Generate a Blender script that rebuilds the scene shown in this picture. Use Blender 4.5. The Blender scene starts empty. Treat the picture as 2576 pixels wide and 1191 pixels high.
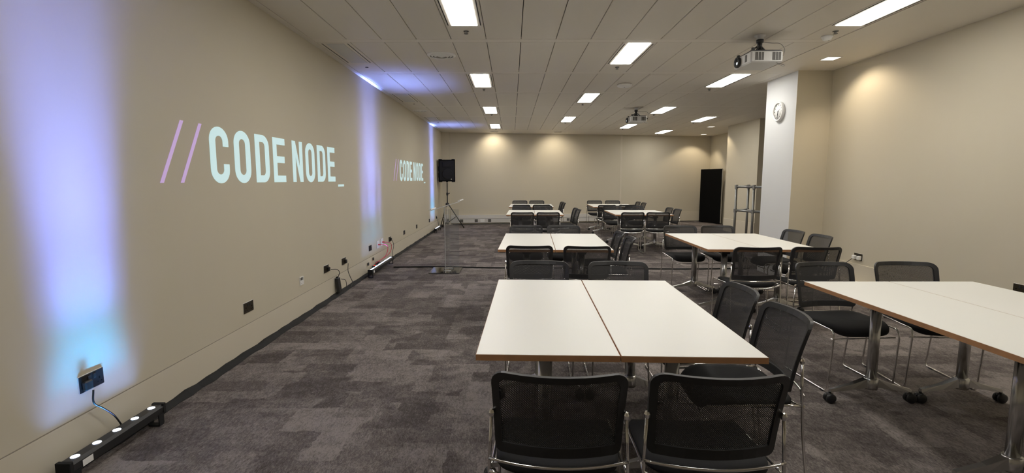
import bpy, math, random
from mathutils import Vector, Matrix, Euler
R = math.radians
sc = bpy.context.scene
col = sc.collection
random.seed(7)

# ------------------------------------------------------------------ camera, world, exposure
F_PX = 1250.0
cam_d = bpy.data.cameras.new('camera')
cam = bpy.data.objects.new('camera', cam_d); col.objects.link(cam)
cam_d.sensor_width = 36.0
cam_d.lens = 36.0 * F_PX / 2576.0
cam_d.shift_x = 1.0 / 2576.0
cam_d.clip_start = 0.05
EYE = 1.447
cam.location = (0, 0, EYE)
cam.rotation_euler = (R(90) - math.atan(143.0 / F_PX), 0, 0)
sc.camera = cam
w = bpy.data.worlds.new('world'); sc.world = w; w.use_nodes = True
w.node_tree.nodes['Background'].inputs[0].default_value = (0.02, 0.02, 0.02, 1)
w.node_tree.nodes['Background'].inputs[1].default_value = 0.2
vs = sc.view_settings
vs.view_transform = 'Standard'; vs.look = 'None'; vs.gamma = 1.0; vs.use_curve_mapping = False
vs.exposure = 0.0
PANEL_STRENGTH = 26.0
PANEL_COLOR = (1.0, 0.965, 0.90)
BEAM_POWER = 1.0
DOWN_COLOR = (1.0, 0.84, 0.62)

# ------------------------------------------------------------------ dimensions
CEIL = 2.94
XL, XR = -2.21, 4.42            # left wall, right wall
XC0, YC0, YC1 = 3.94, 7.04, 7.87  # clock column
YF = -2.6                       # wall behind the camera
def back_y(x): return 16.0 + (x + 2.21) * 0.1656
XB, YB0, YB1 = 6.08, 12.4, 14.2 # pier beyond the opening
XA = 6.92                       # far right wall
XE = 8.2

# ------------------------------------------------------------------ materials
def new_mat(name):
    m = bpy.data.materials.new(name); m.use_nodes = True
    nt = m.node_tree
    return m, nt, nt.nodes['Principled BSDF']
def mat(name, rgb, rough=0.5, metal=0.0, noise=0.0, nscale=30.0, bump=0.0, bscale=200.0, spec=0.5, emit=None, estr=0.0):
    m, nt, b = new_mat(name)
    b.inputs['Base Color'].default_value = (*rgb, 1); b.inputs['Roughness'].default_value = rough
    b.inputs['Metallic'].default_value = metal; b.inputs['Specular IOR Level'].default_value = spec
    tc = nt.nodes.new('ShaderNodeTexCoord')
    if noise > 0:
        n = nt.nodes.new('ShaderNodeTexNoise'); n.inputs['Scale'].default_value = nscale; n.inputs['Detail'].default_value = 4
        nt.links.new(tc.outputs['Object'], n.inputs['Vector'])
        r = nt.nodes.new('ShaderNodeMapRange'); r.inputs[3].default_value = 1 - noise; r.inputs[4].default_value = 1 + noise
        nt.links.new(n.outputs['Fac'], r.inputs[0])
        mx = nt.nodes.new('ShaderNodeMix'); mx.data_type = 'RGBA'; mx.blend_type = 'MULTIPLY'; mx.inputs[0].default_value = 1
        mx.inputs[6].default_value = (*rgb, 1); nt.links.new(r.outputs[0], mx.inputs[7])
        nt.links.new(mx.outputs[2], b.inputs['Base Color'])
    if bump > 0:
        n2 = nt.nodes.new('ShaderNodeTexNoise'); n2.inputs['Scale'].default_value = bscale; n2.inputs['Detail'].default_value = 3
        nt.links.new(tc.outputs['Object'], n2.inputs['Vector'])
        bp = nt.nodes.new('ShaderNodeBump'); bp.inputs['Strength'].default_value = bump; bp.inputs['Distance'].default_value = 0.002
        nt.links.new(n2.outputs['Fac'], bp.inputs['Height']); nt.links.new(bp.outputs[0], b.inputs['Normal'])
    if emit:
        b.inputs['Emission Color'].default_value = (*emit, 1); b.inputs['Emission Strength'].default_value = estr
    return m
M = {}
M['wall'] = mat('wall_paint', (0.60, 0.545, 0.425), 0.75, noise=0.025, nscale=1.5, bump=0.05, bscale=250)
M['wall_white'] = mat('wall_paint_white', (0.72, 0.725, 0.72), 0.75, noise=0.02, nscale=2, bump=0.05, bscale=250)
M['board'] = mat('painted_board', (0.66, 0.60, 0.48), 0.5, noise=0.02, nscale=3)
M['trunking'] = mat('white_plastic_trunking', (0.66, 0.64, 0.60), 0.4, noise=0.02)
M['ceiling_tile'] = mat('perforated_metal_tile', (0.74, 0.69, 0.61), 0.5, noise=0.02, nscale=1.2, bump=0.05, bscale=500)
M['ceiling_strip'] = mat('ceiling_strip_paint', (0.78, 0.73, 0.65), 0.55, noise=0.02, nscale=2)
M['void'] = mat('dark_void', (0.02, 0.02, 0.02), 0.9, noise=0.05)
M['black_plastic'] = mat('black_plastic', (0.020, 0.020, 0.021), 0.42, noise=0.05, nscale=40)
M['black_matt'] = mat('black_matt', (0.006, 0.006, 0.007), 0.85, noise=0.1, nscale=40, bump=0.1)
M['black_tape'] = mat('black_fabric_tape', (0.008, 0.008, 0.008), 0.8, noise=0.2, nscale=20, bump=0.3, bscale=60)
M['felt'] = mat('black_felt', (0.004, 0.004, 0.004), 0.95, noise=0.1, nscale=60, spec=0.1)
M['seat'] = mat('black_upholstery', (0.013, 0.013, 0.014), 0.8, noise=0.15, nscale=120, bump=0.3, bscale=600, spec=0.3)
M['chrome'] = mat('chrome', (0.78, 0.77, 0.76), 0.14, metal=1.0, noise=0.02, nscale=20)
M['steel'] = mat('polished_aluminium', (0.60, 0.60, 0.60), 0.25, metal=1.0, noise=0.03, nscale=20)
M['galv'] = mat('galvanised_tube', (0.34, 0.34, 0.33), 0.45, metal=0.8, noise=0.12, nscale=25)
M['laminate'] = mat('white_laminate', (0.84, 0.835, 0.785), 0.38, noise=0.01, nscale=3, spec=0.35)
M['ply'] = mat('plywood_edge', (0.42, 0.215, 0.10), 0.5, noise=0.25, nscale=18)
M['plate'] = mat('socket_plate_bronze', (0.055, 0.045, 0.03), 0.35, metal=0.6, noise=0.1)
M['plate_black'] = mat('socket_plate_black', (0.015, 0.015, 0.017), 0.35, noise=0.1)
M['white_plastic'] = mat('white_plastic', (0.84, 0.83, 0.80), 0.4, noise=0.02)
M['proj_body'] = mat('projector_shell', (0.60, 0.59, 0.57), 0.45, noise=0.02)
M['grille'] = mat('grey_grille', (0.10, 0.095, 0.085), 0.6, noise=0.1, nscale=60)
M['red_cable'] = mat('red_cable', (0.55, 0.02, 0.05), 0.5, noise=0.05)
M['grey_cable'] = mat('grey_cable', (0.25, 0.24, 0.22), 0.6, noise=0.05)
M['red_led'] = mat('red_indicator', (0.5, 0.02, 0.02), 0.4, noise=0.02, emit=(1, 0.05, 0.03), estr=1.2)
M['diffuser'] = mat('lit_diffuser', (0.8, 0.8, 0.8), 0.5, noise=0.01, emit=PANEL_COLOR, estr=PANEL_STRENGTH)
M['down_lens'] = mat('lit_downlight', (0.8, 0.8, 0.8), 0.5, noise=0.01, emit=(1.0, 0.93, 0.8), estr=2.2)
M['led_lens'] = mat('lit_led_lens', (0.8, 0.8, 0.9), 0.3, noise=0.01, emit=(0.8, 0.88, 1.0), estr=3.0)
M['text_cyan'] = mat('painted_cyan_projection', (0.5, 0.5, 0.48), 0.8, noise=0.01, emit=(0.42, 0.66, 0.69), estr=0.80)  # projector light painted as emission on the letter shapes
M['text_violet'] = mat('painted_violet_projection', (0.5, 0.5, 0.48), 0.8, noise=0.01, emit=(0.36, 0.185, 0.52), estr=0.80)  # violet projector light likewise put into the slashes' own glow
M['lens_glow'] = mat('projector_lens_glow', (0.5, 0.5, 0.5), 0.2, noise=0.01, emit=(0.8, 0.9, 1.0), estr=2.0)
M['dark_glass'] = mat('dark_lens_glass', (0.005, 0.005, 0.008), 0.08, noise=0.02)

def carpet_mat():
    m, nt, b = new_mat('patchwork_carpet')
    L = nt.links.new; N = nt.nodes.new
    tc = N('ShaderNodeTexCoord')
    # ragged patch edges
    nz = N('ShaderNodeTexNoise'); nz.inputs['Scale'].default_value = 22; nz.inputs['Detail'].default_value = 4
    L(tc.outputs['Object'], nz.inputs['Vector'])
    sub = N('ShaderNodeVectorMath'); sub.operation = 'SUBTRACT'; sub.inputs[1].default_value = (0.5, 0.5, 0.5); L(nz.outputs['Color'], sub.inputs[0])
    scl = N('ShaderNodeVectorMath'); scl.operation = 'SCALE'; scl.inputs['Scale'].default_value = 0.045; L(sub.outputs[0], scl.inputs[0])
    add = N('ShaderNodeVectorMath'); add.operation = 'ADD'; L(tc.outputs['Object'], add.inputs[0]); L(scl.outputs[0], add.inputs[1])
    def patches(wd, ht, off, rot, sx, seed):
        mp = N('ShaderNodeMapping'); mp.inputs['Rotation'].default_value = (0, 0, rot); mp.inputs['Location'].default_value = (seed, seed * 0.37, 0)
        L(add.outputs[0], mp.inputs['Vector'])
        br = N('ShaderNodeTexBrick'); br.offset = off; br.offset_frequency = 2; br.squash = sx; br.squash_frequency = 3
        br.inputs['Color1'].default_value = (0, 0, 0, 1); br.inputs['Color2'].default_value = (1, 1, 1, 1); br.inputs['Mortar'].default_value = (0.4, 0.4, 0.4, 1)
        br.inputs['Scale'].default_value = 1.0; br.inputs['Mortar Size'].default_value = 0.0
        br.inputs['Brick Width'].default_value = wd; br.inputs['Row Height'].default_value = ht
        L(mp.outputs[0], br.inputs['Vector'])
        return br.outputs['Color']
    a = patches(0.52, 0.17, 0.37, 0, 0.6, 3.1)
    c = patches(0.60, 0.25, 0.43, R(90), 0.5, 7.7)
    d = patches(1.0, 0.5, 0.5, 0, 1.0, 1.3)
    big = N('ShaderNodeTexNoise'); big.inputs['Scale'].default_value = 2.2; big.inputs['Detail'].default_value = 2; L(tc.outputs['Object'], big.inputs['Vector'])
    ramp = N('ShaderNodeValToRGB'); ramp.color_ramp.elements[0].position = 0.47; ramp.color_ramp.elements[1].position = 0.53; L(big.outputs['Fac'], ramp.inputs[0])
    m1 = N('ShaderNodeMix'); m1.data_type = 'RGBA'; L(ramp.outputs[0], m1.inputs[0]); L(a, m1.inputs[6]); L(c, m1.inputs[7])
    m2 = N('ShaderNodeMix'); m2.data_type = 'RGBA'; m2.inputs[0].default_value = 0.35; L(m1.outputs[2], m2.inputs[6]); L(d, m2.inputs[7])
    # speckle and streaky pile
    mp = N('ShaderNodeMapping'); mp.inputs['Scale'].default_value = (70, 22, 1); mp.inputs['Rotation'].default_value = (0, 0, R(12)); L(tc.outputs['Object'], mp.inputs['Vector'])
    st = N('ShaderNodeTexNoise'); st.inputs['Scale'].default_value = 1.0; st.inputs['Detail'].default_value = 5; st.inputs['Roughness'].default_value = 0.65; L(mp.outputs[0], st.inputs['Vector'])
    blot = N('ShaderNodeTexNoise'); blot.inputs['Scale'].default_value = 9; blot.inputs['Detail'].default_value = 6; blot.inputs['Roughness'].default_value = 0.7; L(tc.outputs['Object'], blot.inputs['Vector'])
    s1 = N('ShaderNodeMath'); s1.operation = 'MULTIPLY_ADD'; s1.inputs[1].default_value = 1.5; s1.inputs[2].default_value = -0.75; L(st.outputs['Fac'], s1.inputs[0])
    s2 = N('ShaderNodeMath'); s2.operation = 'MULTIPLY_ADD'; s2.inputs[1].default_value = 1.3; s2.inputs[2].default_value = -0.65; L(blot.outputs['Fac'], s2.inputs[0])
    p = N('ShaderNodeMath'); p.operation = 'ADD'; L(m2.outputs[2], p.inputs[0]); L(s1.outputs[0], p.inputs[1])
    q = N('ShaderNodeMath'); q.operation = 'ADD'; L(p.outputs[0], q.inputs[0]); L(s2.outputs[0], q.inputs[1])
    mp2 = N('ShaderNodeMapping'); mp2.inputs['Scale'].default_value = (190, 60, 1); mp2.inputs['Rotation'].default_value = (0, 0, R(9)); L(tc.outputs['Object'], mp2.inputs['Vector'])
    fk = N('ShaderNodeTexNoise'); fk.inputs['Scale'].default_value = 1.0; fk.inputs['Detail'].default_value = 2; L(mp2.outputs[0], fk.inputs['Vector'])
    s3 = N('ShaderNodeMath'); s3.operation = 'MULTIPLY_ADD'; s3.inputs[1].default_value = 1.3; s3.inputs[2].default_value = -0.65; L(fk.outputs['Fac'], s3.inputs[0])
    q3 = N('ShaderNodeMath'); q3.operation = 'ADD'; L(q.outputs[0], q3.inputs[0]); L(s3.outputs[0], q3.inputs[1]); q = q3
    cr = N('ShaderNodeValToRGB')
    e = cr.color_ramp.elements
    e[0].position = 0.0; e[0].color = (0.074, 0.063, 0.060, 1)
    e[1].position = 1.0; e[1].color = (0.27, 0.238, 0.220, 1)
    k = e.new(0.45); k.color = (0.142, 0.123, 0.115, 1)
    L(q.outputs[0], cr.inputs[0])
    L(cr.outputs[0], b.inputs['Base Color'])
    b.inputs['Roughness'].default_value = 0.95; b.inputs['Specular IOR Level'].default_value = 0.15
    bp = N('ShaderNodeBump'); bp.inputs['Strength'].default_value = 0.4; bp.inputs['Distance'].default_value = 0.004
    L(q.outputs[0], bp.inputs['Height']); L(bp.outputs[0], b.inputs['Normal'])
    return m
M['carpet'] = carpet_mat()

def mesh_fabric():
    m, nt, b = new_mat('perforated_black_mesh')
    L = nt.links.new; N = nt.nodes.new
    b.inputs['Base Color'].default_value = (0.030, 0.030, 0.031, 1); b.inputs['Roughness'].default_value = 0.6
    tc = N('ShaderNodeTexCoord'); sp = N('ShaderNodeSeparateXYZ'); L(tc.outputs['Object'], sp.inputs[0])
    def mth(op, a, bb=None, c=None):
        n = N('ShaderNodeMath'); n.operation = op
        for i, v in enumerate((a, bb, c)):
            if v is None: continue
            if isinstance(v, (int, float)): n.inputs[i].default_value = v
            else: L(v, n.inputs[i])
        return n.outputs[0]
    fx = 2 * math.pi / 0.0072
    cx = mth('COSINE', mth('MULTIPLY', sp.outputs['X'], fx)); cz = mth('COSINE', mth('MULTIPLY', sp.outputs['Z'], fx))
    prod = mth('MULTIPLY', cx, cz)          # two interleaved square grids of holes
    hole = mth('GREATER_THAN', prod, 0.52)
    tr = N('ShaderNodeBsdfTransparent'); mx = N('ShaderNodeMixShader')
    L(hole, mx.inputs[0]); L(b.outputs[0], mx.inputs[1]); L(tr.outputs[0], mx.inputs[2])
    L(mx.outputs[0], nt.nodes['Material Output'].inputs['Surface'])
    return m
M['mesh'] = mesh_fabric()

def acrylic():
    m, nt, b = new_mat('clear_acrylic')
    L = nt.links.new; N = nt.nodes.new
    tr = N('ShaderNodeBsdfTransparent'); tr.inputs[0].default_value = (0.93, 0.94, 0.95, 1)
    gl = N('ShaderNodeBsdfGlossy'); gl.inputs['Roughness'].default_value = 0.04; gl.inputs['Color'].default_value = (0.95, 0.95, 0.95, 1)
    fr = N('ShaderNodeFresnel'); fr.inputs['IOR'].default_value = 1.49
    df = N('ShaderNodeBsdfDiffuse'); df.inputs[0].default_value = (.7, .72, .75, 1)
    m0 = N('ShaderNodeMixShader'); m0.inputs[0].default_value = .05; L(tr.outputs[0], m0.inputs[1]); L(df.outputs[0], m0.inputs[2])
    mx = N('ShaderNodeMixShader'); L(fr.outputs[0], mx.inputs[0]); L(m0.outputs[0], mx.inputs[1]); L(gl.outputs[0], mx.inputs[2])
    L(mx.outputs[0], nt.nodes['Material Output'].inputs['Surface'])
    return m
M['acrylic'] = acrylic()
M['acrylic_edge'] = mat('frosted_acrylic_edge', (0.75, 0.76, 0.78), 0.35, noise=0.02)

# ------------------------------------------------------------------ mesh helpers
class MB:
    def __init__(s): s.v = []; s.f = []; s.sm = []
    def add(s, vs, fs, smooth=False, mtx=None):
        o = len(s.v)
        s.v += [tuple(mtx @ Vector(p)) if mtx else tuple(p) for p in vs]
        s.f += [[i + o for i in f] for f in fs]; s.sm += [smooth] * len(fs)
        return s
    def box(s, x0, x1, y0, y1, z0, z1, mtx=None):
        return s.add([(x0, y0, z0), (x1, y0, z0), (x1, y1, z0), (x0, y1, z0), (x0, y0, z1), (x1, y0, z1), (x1, y1, z1), (x0, y1, z1)],
                     [(3, 2, 1, 0), (4, 5, 6, 7), (0, 1, 5, 4), (1, 2, 6, 5), (2, 3, 7, 6), (3, 0, 4, 7)], False, mtx)
    def rbox(s, x0, x1, y0, y1, z0, z1, b=0.004, mtx=None):
        # box with chamfered edges
        vs = []; fs = []; idx = {}
        for i, (xa, xs) in enumerate(((x0, 1), (x1, -1))):
            for j, (ya, ys) in enumerate(((y0, 1), (y1, -1))):
                for k, (za, zs) in enumerate(((z0, 1), (z1, -1))):
                    for ax in range(3):
                        p = [xa + xs * b, ya + ys * b, za + zs * b]; p[ax] = (xa, ya, za)[ax]
                        idx[(i, j, k, ax)] = len(vs); vs.append(tuple(p))
        g = lambda i, j, k, a: idx[(i, j, k, a)]
        for i in (0, 1):
            q = [g(i, 0, 0, 0), g(i, 1, 0, 0), g(i, 1, 1, 0), g(i, 0, 1, 0)]; fs.append(q if i else q[::-1])
            q = [g(0, i, 0, 1), g(1, i, 0, 1), g(1, i, 1, 1), g(0, i, 1, 1)]; fs.append(q[::-1] if i else q)
            q = [g(0, 0, i, 2), g(1, 0, i, 2), g(1, 1, i, 2), g(0, 1, i, 2)]; fs.append(q if i else q[::-1])
        for a in (0, 1):
            for b2 in (0, 1):
                fs.append([g(a, b2, 0, 0), g(a, b2, 1, 0), g(a, b2, 1, 1), g(a, b2, 0, 1)])
                fs.append([g(a, 0, b2, 0), g(a, 1, b2, 0), g(a, 1, b2, 2), g(a, 0, b2, 2)])
                fs.append([g(0, a, b2, 1), g(1, a, b2, 1), g(1, a, b2, 2), g(0, a, b2, 2)])
                for c in (0, 1): fs.append([g(a, b2, c, 0), g(a, b2, c, 1), g(a, b2, c, 2)])
        return s.add(vs, fs, False, mtx)
    def tube(s, pts, r, n=8, closed=False, caps=True, sq=1.0):
        pts = [Vector(p) for p in pts]; m = len(pts); vs = []; fs = []
        up = None
        for i, p in enumerate(pts):
            if closed: t = (pts[(i + 1) % m] - pts[i - 1])
            else: t = pts[min(i + 1, m - 1)] - pts[max(i - 1, 0)]
            t.normalize()
            if up is None:
                up = Vector((0, 0, 1)) if abs(t.z) < 0.9 else Vector((1, 0, 0))
            a = (up - t * up.dot(t)).normalized(); b = t.cross(a); up = a
            rr = r[i] if isinstance(r, (list, tuple)) else r
            for k in range(n):
                an = 2 * math.pi * k / n
                vs.append(p + a * math.cos(an) * rr * sq + b * math.sin(an) * rr)
        for i in range(m if closed else m - 1):
            j = (i + 1) % m
            for k in range(n):
                fs.append([i * n + k, i * n + (k + 1) % n, j * n + (k + 1) % n, j * n + k])
        s.add(vs, fs, True)
        if caps and not closed:
            o = len(s.v) - len(vs)
            s.f.append([o + k for k in range(n)][::-1]); s.sm.append(False)
            s.f.append([o + (m - 1) * n + k for k in range(n)]); s.sm.append(False)
        return s
    def lathe(s, prof, n=24, mtx=None, cap=True):
        vs = []; fs = []
        for r, z in prof:
            for k in range(n):
                a = 2 * math.pi * k / n; vs.append((r * math.cos(a), r * math.sin(a), z))
        for i in range(len(prof) - 1):
            for k in range(n):
                fs.append([i * n + k, i * n + (k + 1) % n, (i + 1) * n + (k + 1) % n, (i + 1) * n + k])
        if cap:
            fs.append([k for k in range(n)][::-1]); fs.append([(len(prof) - 1) * n + k for k in range(n)])
        s.add(vs, fs, n > 12, mtx)
        return s
    def prism(s, poly, z0, z1, mtx=None):
        n = len(poly)
        vs = [(x, y, z0) for x, y in poly] + [(x, y, z1) for x, y in poly]
        fs = [list(range(n))[::-1], [n + i for i in range(n)]] + [[i, (i + 1) % n, n + (i + 1) % n, n + i] for i in range(n)]
        return s.add(vs, fs, False, mtx)
    def mesh(s, name):
        me = bpy.data.meshes.new(name); me.from_pydata(s.v, [], s.f); me.polygons.foreach_set('use_smooth', s.sm); me.update()
        return me
    def build(s, name, m, parent=None, loc=None, rot=None):
        me = s.mesh(name); me.materials.append(M[m]); return link(name, me, parent, loc, rot)
def link(name, me, parent=None, loc=None, rot=None):
    o = bpy.data.objects.new(name, me); col.objects.link(o)
    if parent: o.parent = parent
    if loc: o.location = loc
    if rot: o.rotation_euler = rot
    return o
def tag(o, label, cat, group=None):
    o['label'] = label; o['category'] = cat
    if group: o['group'] = group
    return o
def thing(name, label, cat, loc=(0, 0, 0), rotz=0.0, group=None):
    o = bpy.data.objects.new(name, None); col.objects.link(o); o.location = loc; o.rotation_euler = (0, 0, rotz); o.empty_display_size = 0.1
    return tag(o, label, cat, group)
def struct(o): o['kind'] = 'structure'; return o
def copy_tree(o, parent=None):
    c = o.copy(); col.objects.link(c); c.parent = parent
    for ch in list(o.children): copy_tree(ch, c)
    return c
def spline(pts, n=8):
    # Catmull-Rom through points
    P = [Vector(p) for p in pts]; P = [P[0] * 2 - P[1]] + P + [P[-1] * 2 - P[-2]]; out = []
    for i in range(1, len(P) - 2):
        for k in range(n):
            t = k / n; a, b, c, d = P[i - 1:i + 3]
            out.append(0.5 * ((2 * b) + (c - a) * t + (2 * a - 5 * b + 4 * c - d) * t * t + (3 * b - a - 3 * c + d) * t ** 3))
    out.append(P[-2]); return out
def fillet(pts, r, n=5):
    P = [Vector(p) for p in pts]; out = [P[0]]
    for i in range(1, len(P) - 1):
        a = (P[i - 1] - P[i]); b = (P[i + 1] - P[i]); ra = min(r, a.length * 0.49, b.length * 0.49)
        p0 = P[i] + a.normalized() * ra; p1 = P[i] + b.normalized() * ra
        for k in range(n + 1):
            t = k / n; out.append(p0 * (1 - t) ** 2 + P[i] * 2 * t * (1 - t) + p1 * t * t)
    out.append(P[-1]); return out

# ------------------------------------------------------------------ the setting
fl = MB().prism([(XL - .1, YF - .1), (XE + .1, YF - .1), (XE + .1, 18.6), (XL - .1, 18.6)], -0.12, 0.0).build('floor', 'carpet'); struct(fl)
cl = MB().prism([(XL - .1, YF - .1), (XE + .1, YF - .1), (XE + .1, 18.6), (XL - .1, 18.6)], CEIL + 0.03, CEIL + 0.15).build('ceiling', 'void'); struct(cl)
T = 0.12
struct(MB().box(XL - T, XL, YF, back_y(XL) + .2, 0, CEIL + .03).build('wall_left', 'wall'))
struct(MB().box(XL - T, XE, YF - T, YF, 0, CEIL + .03).build('wall_front', 'wall'))
wr = struct(MB().box(XR, XR + T, YF, YC0, 0, CEIL + .03).build('wall_right', 'wall'))
# clock column: white face towards the aisle, cream face towards the room
cc = struct(MB().box(XC0, XR + T, YC0, YC1, 0, CEIL + .03).build('wall_column', 'wall'))
cc.data.materials.append(M['wall_white']); cc.data.polygons[5].material_index = 1
struct(MB().box(XR + T, XE, YC0 + .3, YC1, 0, CEIL + .03).build('wall_lobby_near', 'wall'))
struct(MB().box(XE, XE + T, YC0, YB0, 0, CEIL + .03).build('wall_lobby_right', 'wall'))
struct(MB().box(XB, XE + T, YB0, YB1, 0, CEIL + .03).build('wall_pier', 'wall'))
struct(MB().box(XA, XA + T, YB1, 17.9, 0, CEIL + .03).build('wall_far_right', 'wall'))
bx1 = XA + T
struct(MB().prism([(XL - T, back_y(XL - T)), (bx1, back_y(bx1)), (bx1, back_y(bx1) + T), (XL - T, back_y(XL - T) + T)], 0, CEIL + .03).build('wall_back', 'wall'))
ang = math.atan(0.1656)
def on_back(x, dy=0.0): return (x, back_y(x) - dy)
# shallow boxing in the far left corner and a joint batten on the back wall
struct(MB().prism([(XL, back_y(XL)), (XL, back_y(XL) - .10), (-1.97, back_y(-1.97) - .10), (-1.97, back_y(-1.97))], 0, CEIL).build('trim_1', 'wall'))
jb = (1564 - 1287) / 1250 * 16.7
struct(MB().prism([(jb - .03, back_y(jb - .03)), (jb - .03, back_y(jb) - .012), (jb + .03, back_y(jb) - .012), (jb + .03, back_y(jb + .03))], 0, CEIL).build('trim_2', 'board'))
# baseboards with a shadow gap above
M['joint'] = mat('skirting_joint', (0.28, 0.25, 0.20), 0.7, noise=0.05)
struct(MB().box(XL, XL + .005, YF, back_y(XL) - .1, 0, .243).build('baseboard_left', 'board'))
struct(MB().box(XL, XL + .0015, YF, back_y(XL) - .1, .243, .248).build('trim_3', 'joint'))
struct(MB().box(XR - .014, XR, YF, YC0, 0, .375).build('baseboard_right', 'board'))
struct(MB().box(XB - .014, XB, YB0, YB1, 0, .36).build('baseboard_pier', 'board'))
struct(MB().prism([(jb + .05, back_y(jb + .05)), (jb + .05, back_y(jb + .05) - .014), (XA, back_y(XA) - .014), (XA, back_y(XA))], 0, .345).build('baseboard_back', 'board'))

# ceiling tiles, cross strips, plaster margins
S0, PITCH, SW = 5.58, 1.616, 0.115
TX0, TP = 0.101, 0.3735
rows = [(S0 + PITCH * k + SW / 2, S0 + PITCH * (k + 1) - SW / 2) for k in range(-5, 7)]   # row index r -> k=r-5
def row(k): return rows[k + 5]
GAP = 0.007
TL = PITCH - SW
tile_me = MB().rbox(-TP / 2 + GAP / 2, TP / 2 - GAP / 2, -TL / 2 + GAP / 2, TL / 2 - GAP / 2, 0, 0.025, 0.003).mesh('ceiling_tile'); tile_me.materials.append(M['ceiling_tile'])
def tile_x(i): return TX0 + TP * (i + .5)
LIGHTS = {}
for k, cols in ((-3, (-2, 8)), (-2, (3,)), (-1, (-2, 8)), (0, (3,)), (1, (-2, 8)), (2, (3,)), (3, (-2, 8)), (4, (3, 12)), (5, (-2, 8)), (6, (12,))):
    for c in cols: LIGHTS[(k, c)] = True
VENTS = {(0, -6), (2, -6), (4, -6)}
DARK = (1, 5)
XT1 = TX0 + TP * 9                # right edge of the tiled field next to the right wall
for k in range(-5, 7):
    y0, y1 = row(k)
    i1 = 9 if k < 1 else (14 if k > 1 else 10)
    for i in range(-6, i1):
        if (k, i) in LIGHTS or (k, i) in VENTS: continue
        if k == 6 and i < 10: continue
        o = link('ceiling_tile', tile_me, cl, (tile_x(i), (y0 + y1) / 2, CEIL))
        if (k, i) == DARK:
            o2 = MB().rbox(-TP / 2 + .02, TP / 2 - .02, -TL / 2 + .06, TL / 2 - .5, -0.004, 0.0, .001).build('speaker_grille', 'grille', cl, (tile_x(i), (y0 + y1) / 2, CEIL))
            o2.data.materials.clear(); o2.data.materials.append(M['ceiling_strip'])
for k in range(-5, 8):
    y = S0 + PITCH * k
    xe = XT1 if k < 2 else TX0 + TP * 14
    xs = TX0 - TP * 6
    if k == 7: xs = TX0 + TP * 10
    MB().rbox(xs, xe, y - SW / 2, y + SW / 2, 0, .025, .003).build('ceiling_strip', 'ceiling_strip', cl, (0, 0, CEIL))
xs = TX0 - TP * 6; xe2 = TX0 + TP * 14
MB().box(XL, xs, YF, 16.5, 0, .028).build('ceiling_margin', 'ceiling_strip', cl, (0, 0, CEIL))
MB().box(XT1 + .012, XE, YF, S0 + PITCH + SW / 2 + .0, 0, .028).build('ceiling_margin', 'ceiling_strip', cl, (0, 0, CEIL))
MB().box(TX0 + TP * 10, XE, S0 + PITCH + SW / 2, row(1)[1], 0, .028).build('ceiling_margin', 'ceiling_strip', cl, (0, 0, CEIL))
MB().box(xe2, XE, row(1)[1], 18.2, 0, .028).build('ceiling_margin', 'ceiling_strip', cl, (0, 0, CEIL))
MB().box(xs, TX0 + TP * 10, row(5)[1] + SW, 18.2, 0, .028).build('ceiling_margin', 'ceiling_strip', cl, (0, 0, CEIL))
MB().box(TX0 + TP * 10, xe2, row(6)[1] + SW, 18.2, 0, .028).build('ceiling_margin', 'ceiling_strip', cl, (0, 0, CEIL))

# ------------------------------------------------------------------ ceiling lights
ORD = ['nearest', 'second', 'third', 'fourth', 'fifth', 'sixth']
LNAME = {-2: 'line over logo row', 3: 'middle line', 8: 'line beside clock column', 12: 'line beside pier'}
frame_m = tile_me
dl = 0.985
def make_light():
    t = thing('ceiling_light', 'x y z w', 'ceiling light', group='rectangular ceiling light panels')
    link('frame', frame_m, t)
    y0 = -TL / 2 + 0.03
    MB().rbox(-.125, .125, y0, y0 + dl, -.004, .006, .002).build('diffuser', 'diffuser', t)
    MB().box(-.163, -.153, y0 + .03, y0 + dl - .0, -.0015, .004).build('air_slot', 'void', t)
    MB().box(.153, .163, y0 + .03, y0 + dl - .0, -.0015, .004).build('air_slot', 'void', t)
    MB().lathe([(.028, .002), (.028, -.004), (.012, -.006), (.010, -.022), (.022, -.024), (.022, -.026), (.003, -.026)], 12).build('sprinkler_head', 'grille', t, (0, y0 + dl + .19, 0))
    return t
lp = None
for c in (-2, 3, 8, 12):
    ks = sorted([k for (k, cc_) in LIGHTS if cc_ == c], reverse=True)
    for n, k in enumerate(ks):
        if lp is None: o = lp = make_light()
        else: o = copy_tree(lp)
        y0, y1 = row(k); o.location = (tile_x(c), (y0 + y1) / 2, CEIL)
        o['label'] = 'glowing rectangular ceiling panel, %s from back wall in the %s' % (ORD[n], LNAME[c])
def spot(name, parent, loc, target, power, color, size, blend, radius=0.02, scale=None):
    d = bpy.data.lights.new(name, 'SPOT'); d.energy = power; d.color = color; d.spot_size = size; d.spot_blend = blend; d.shadow_soft_size = radius
    o = bpy.data.objects.new(name, d); col.objects.link(o); o.parent = parent; o.location = loc
    dirv = Vector(target) - Vector(loc)
    o.rotation_euler = dirv.to_track_quat('-Z', 'Y').to_euler()
    if scale: o.scale = scale
    return o
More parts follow.
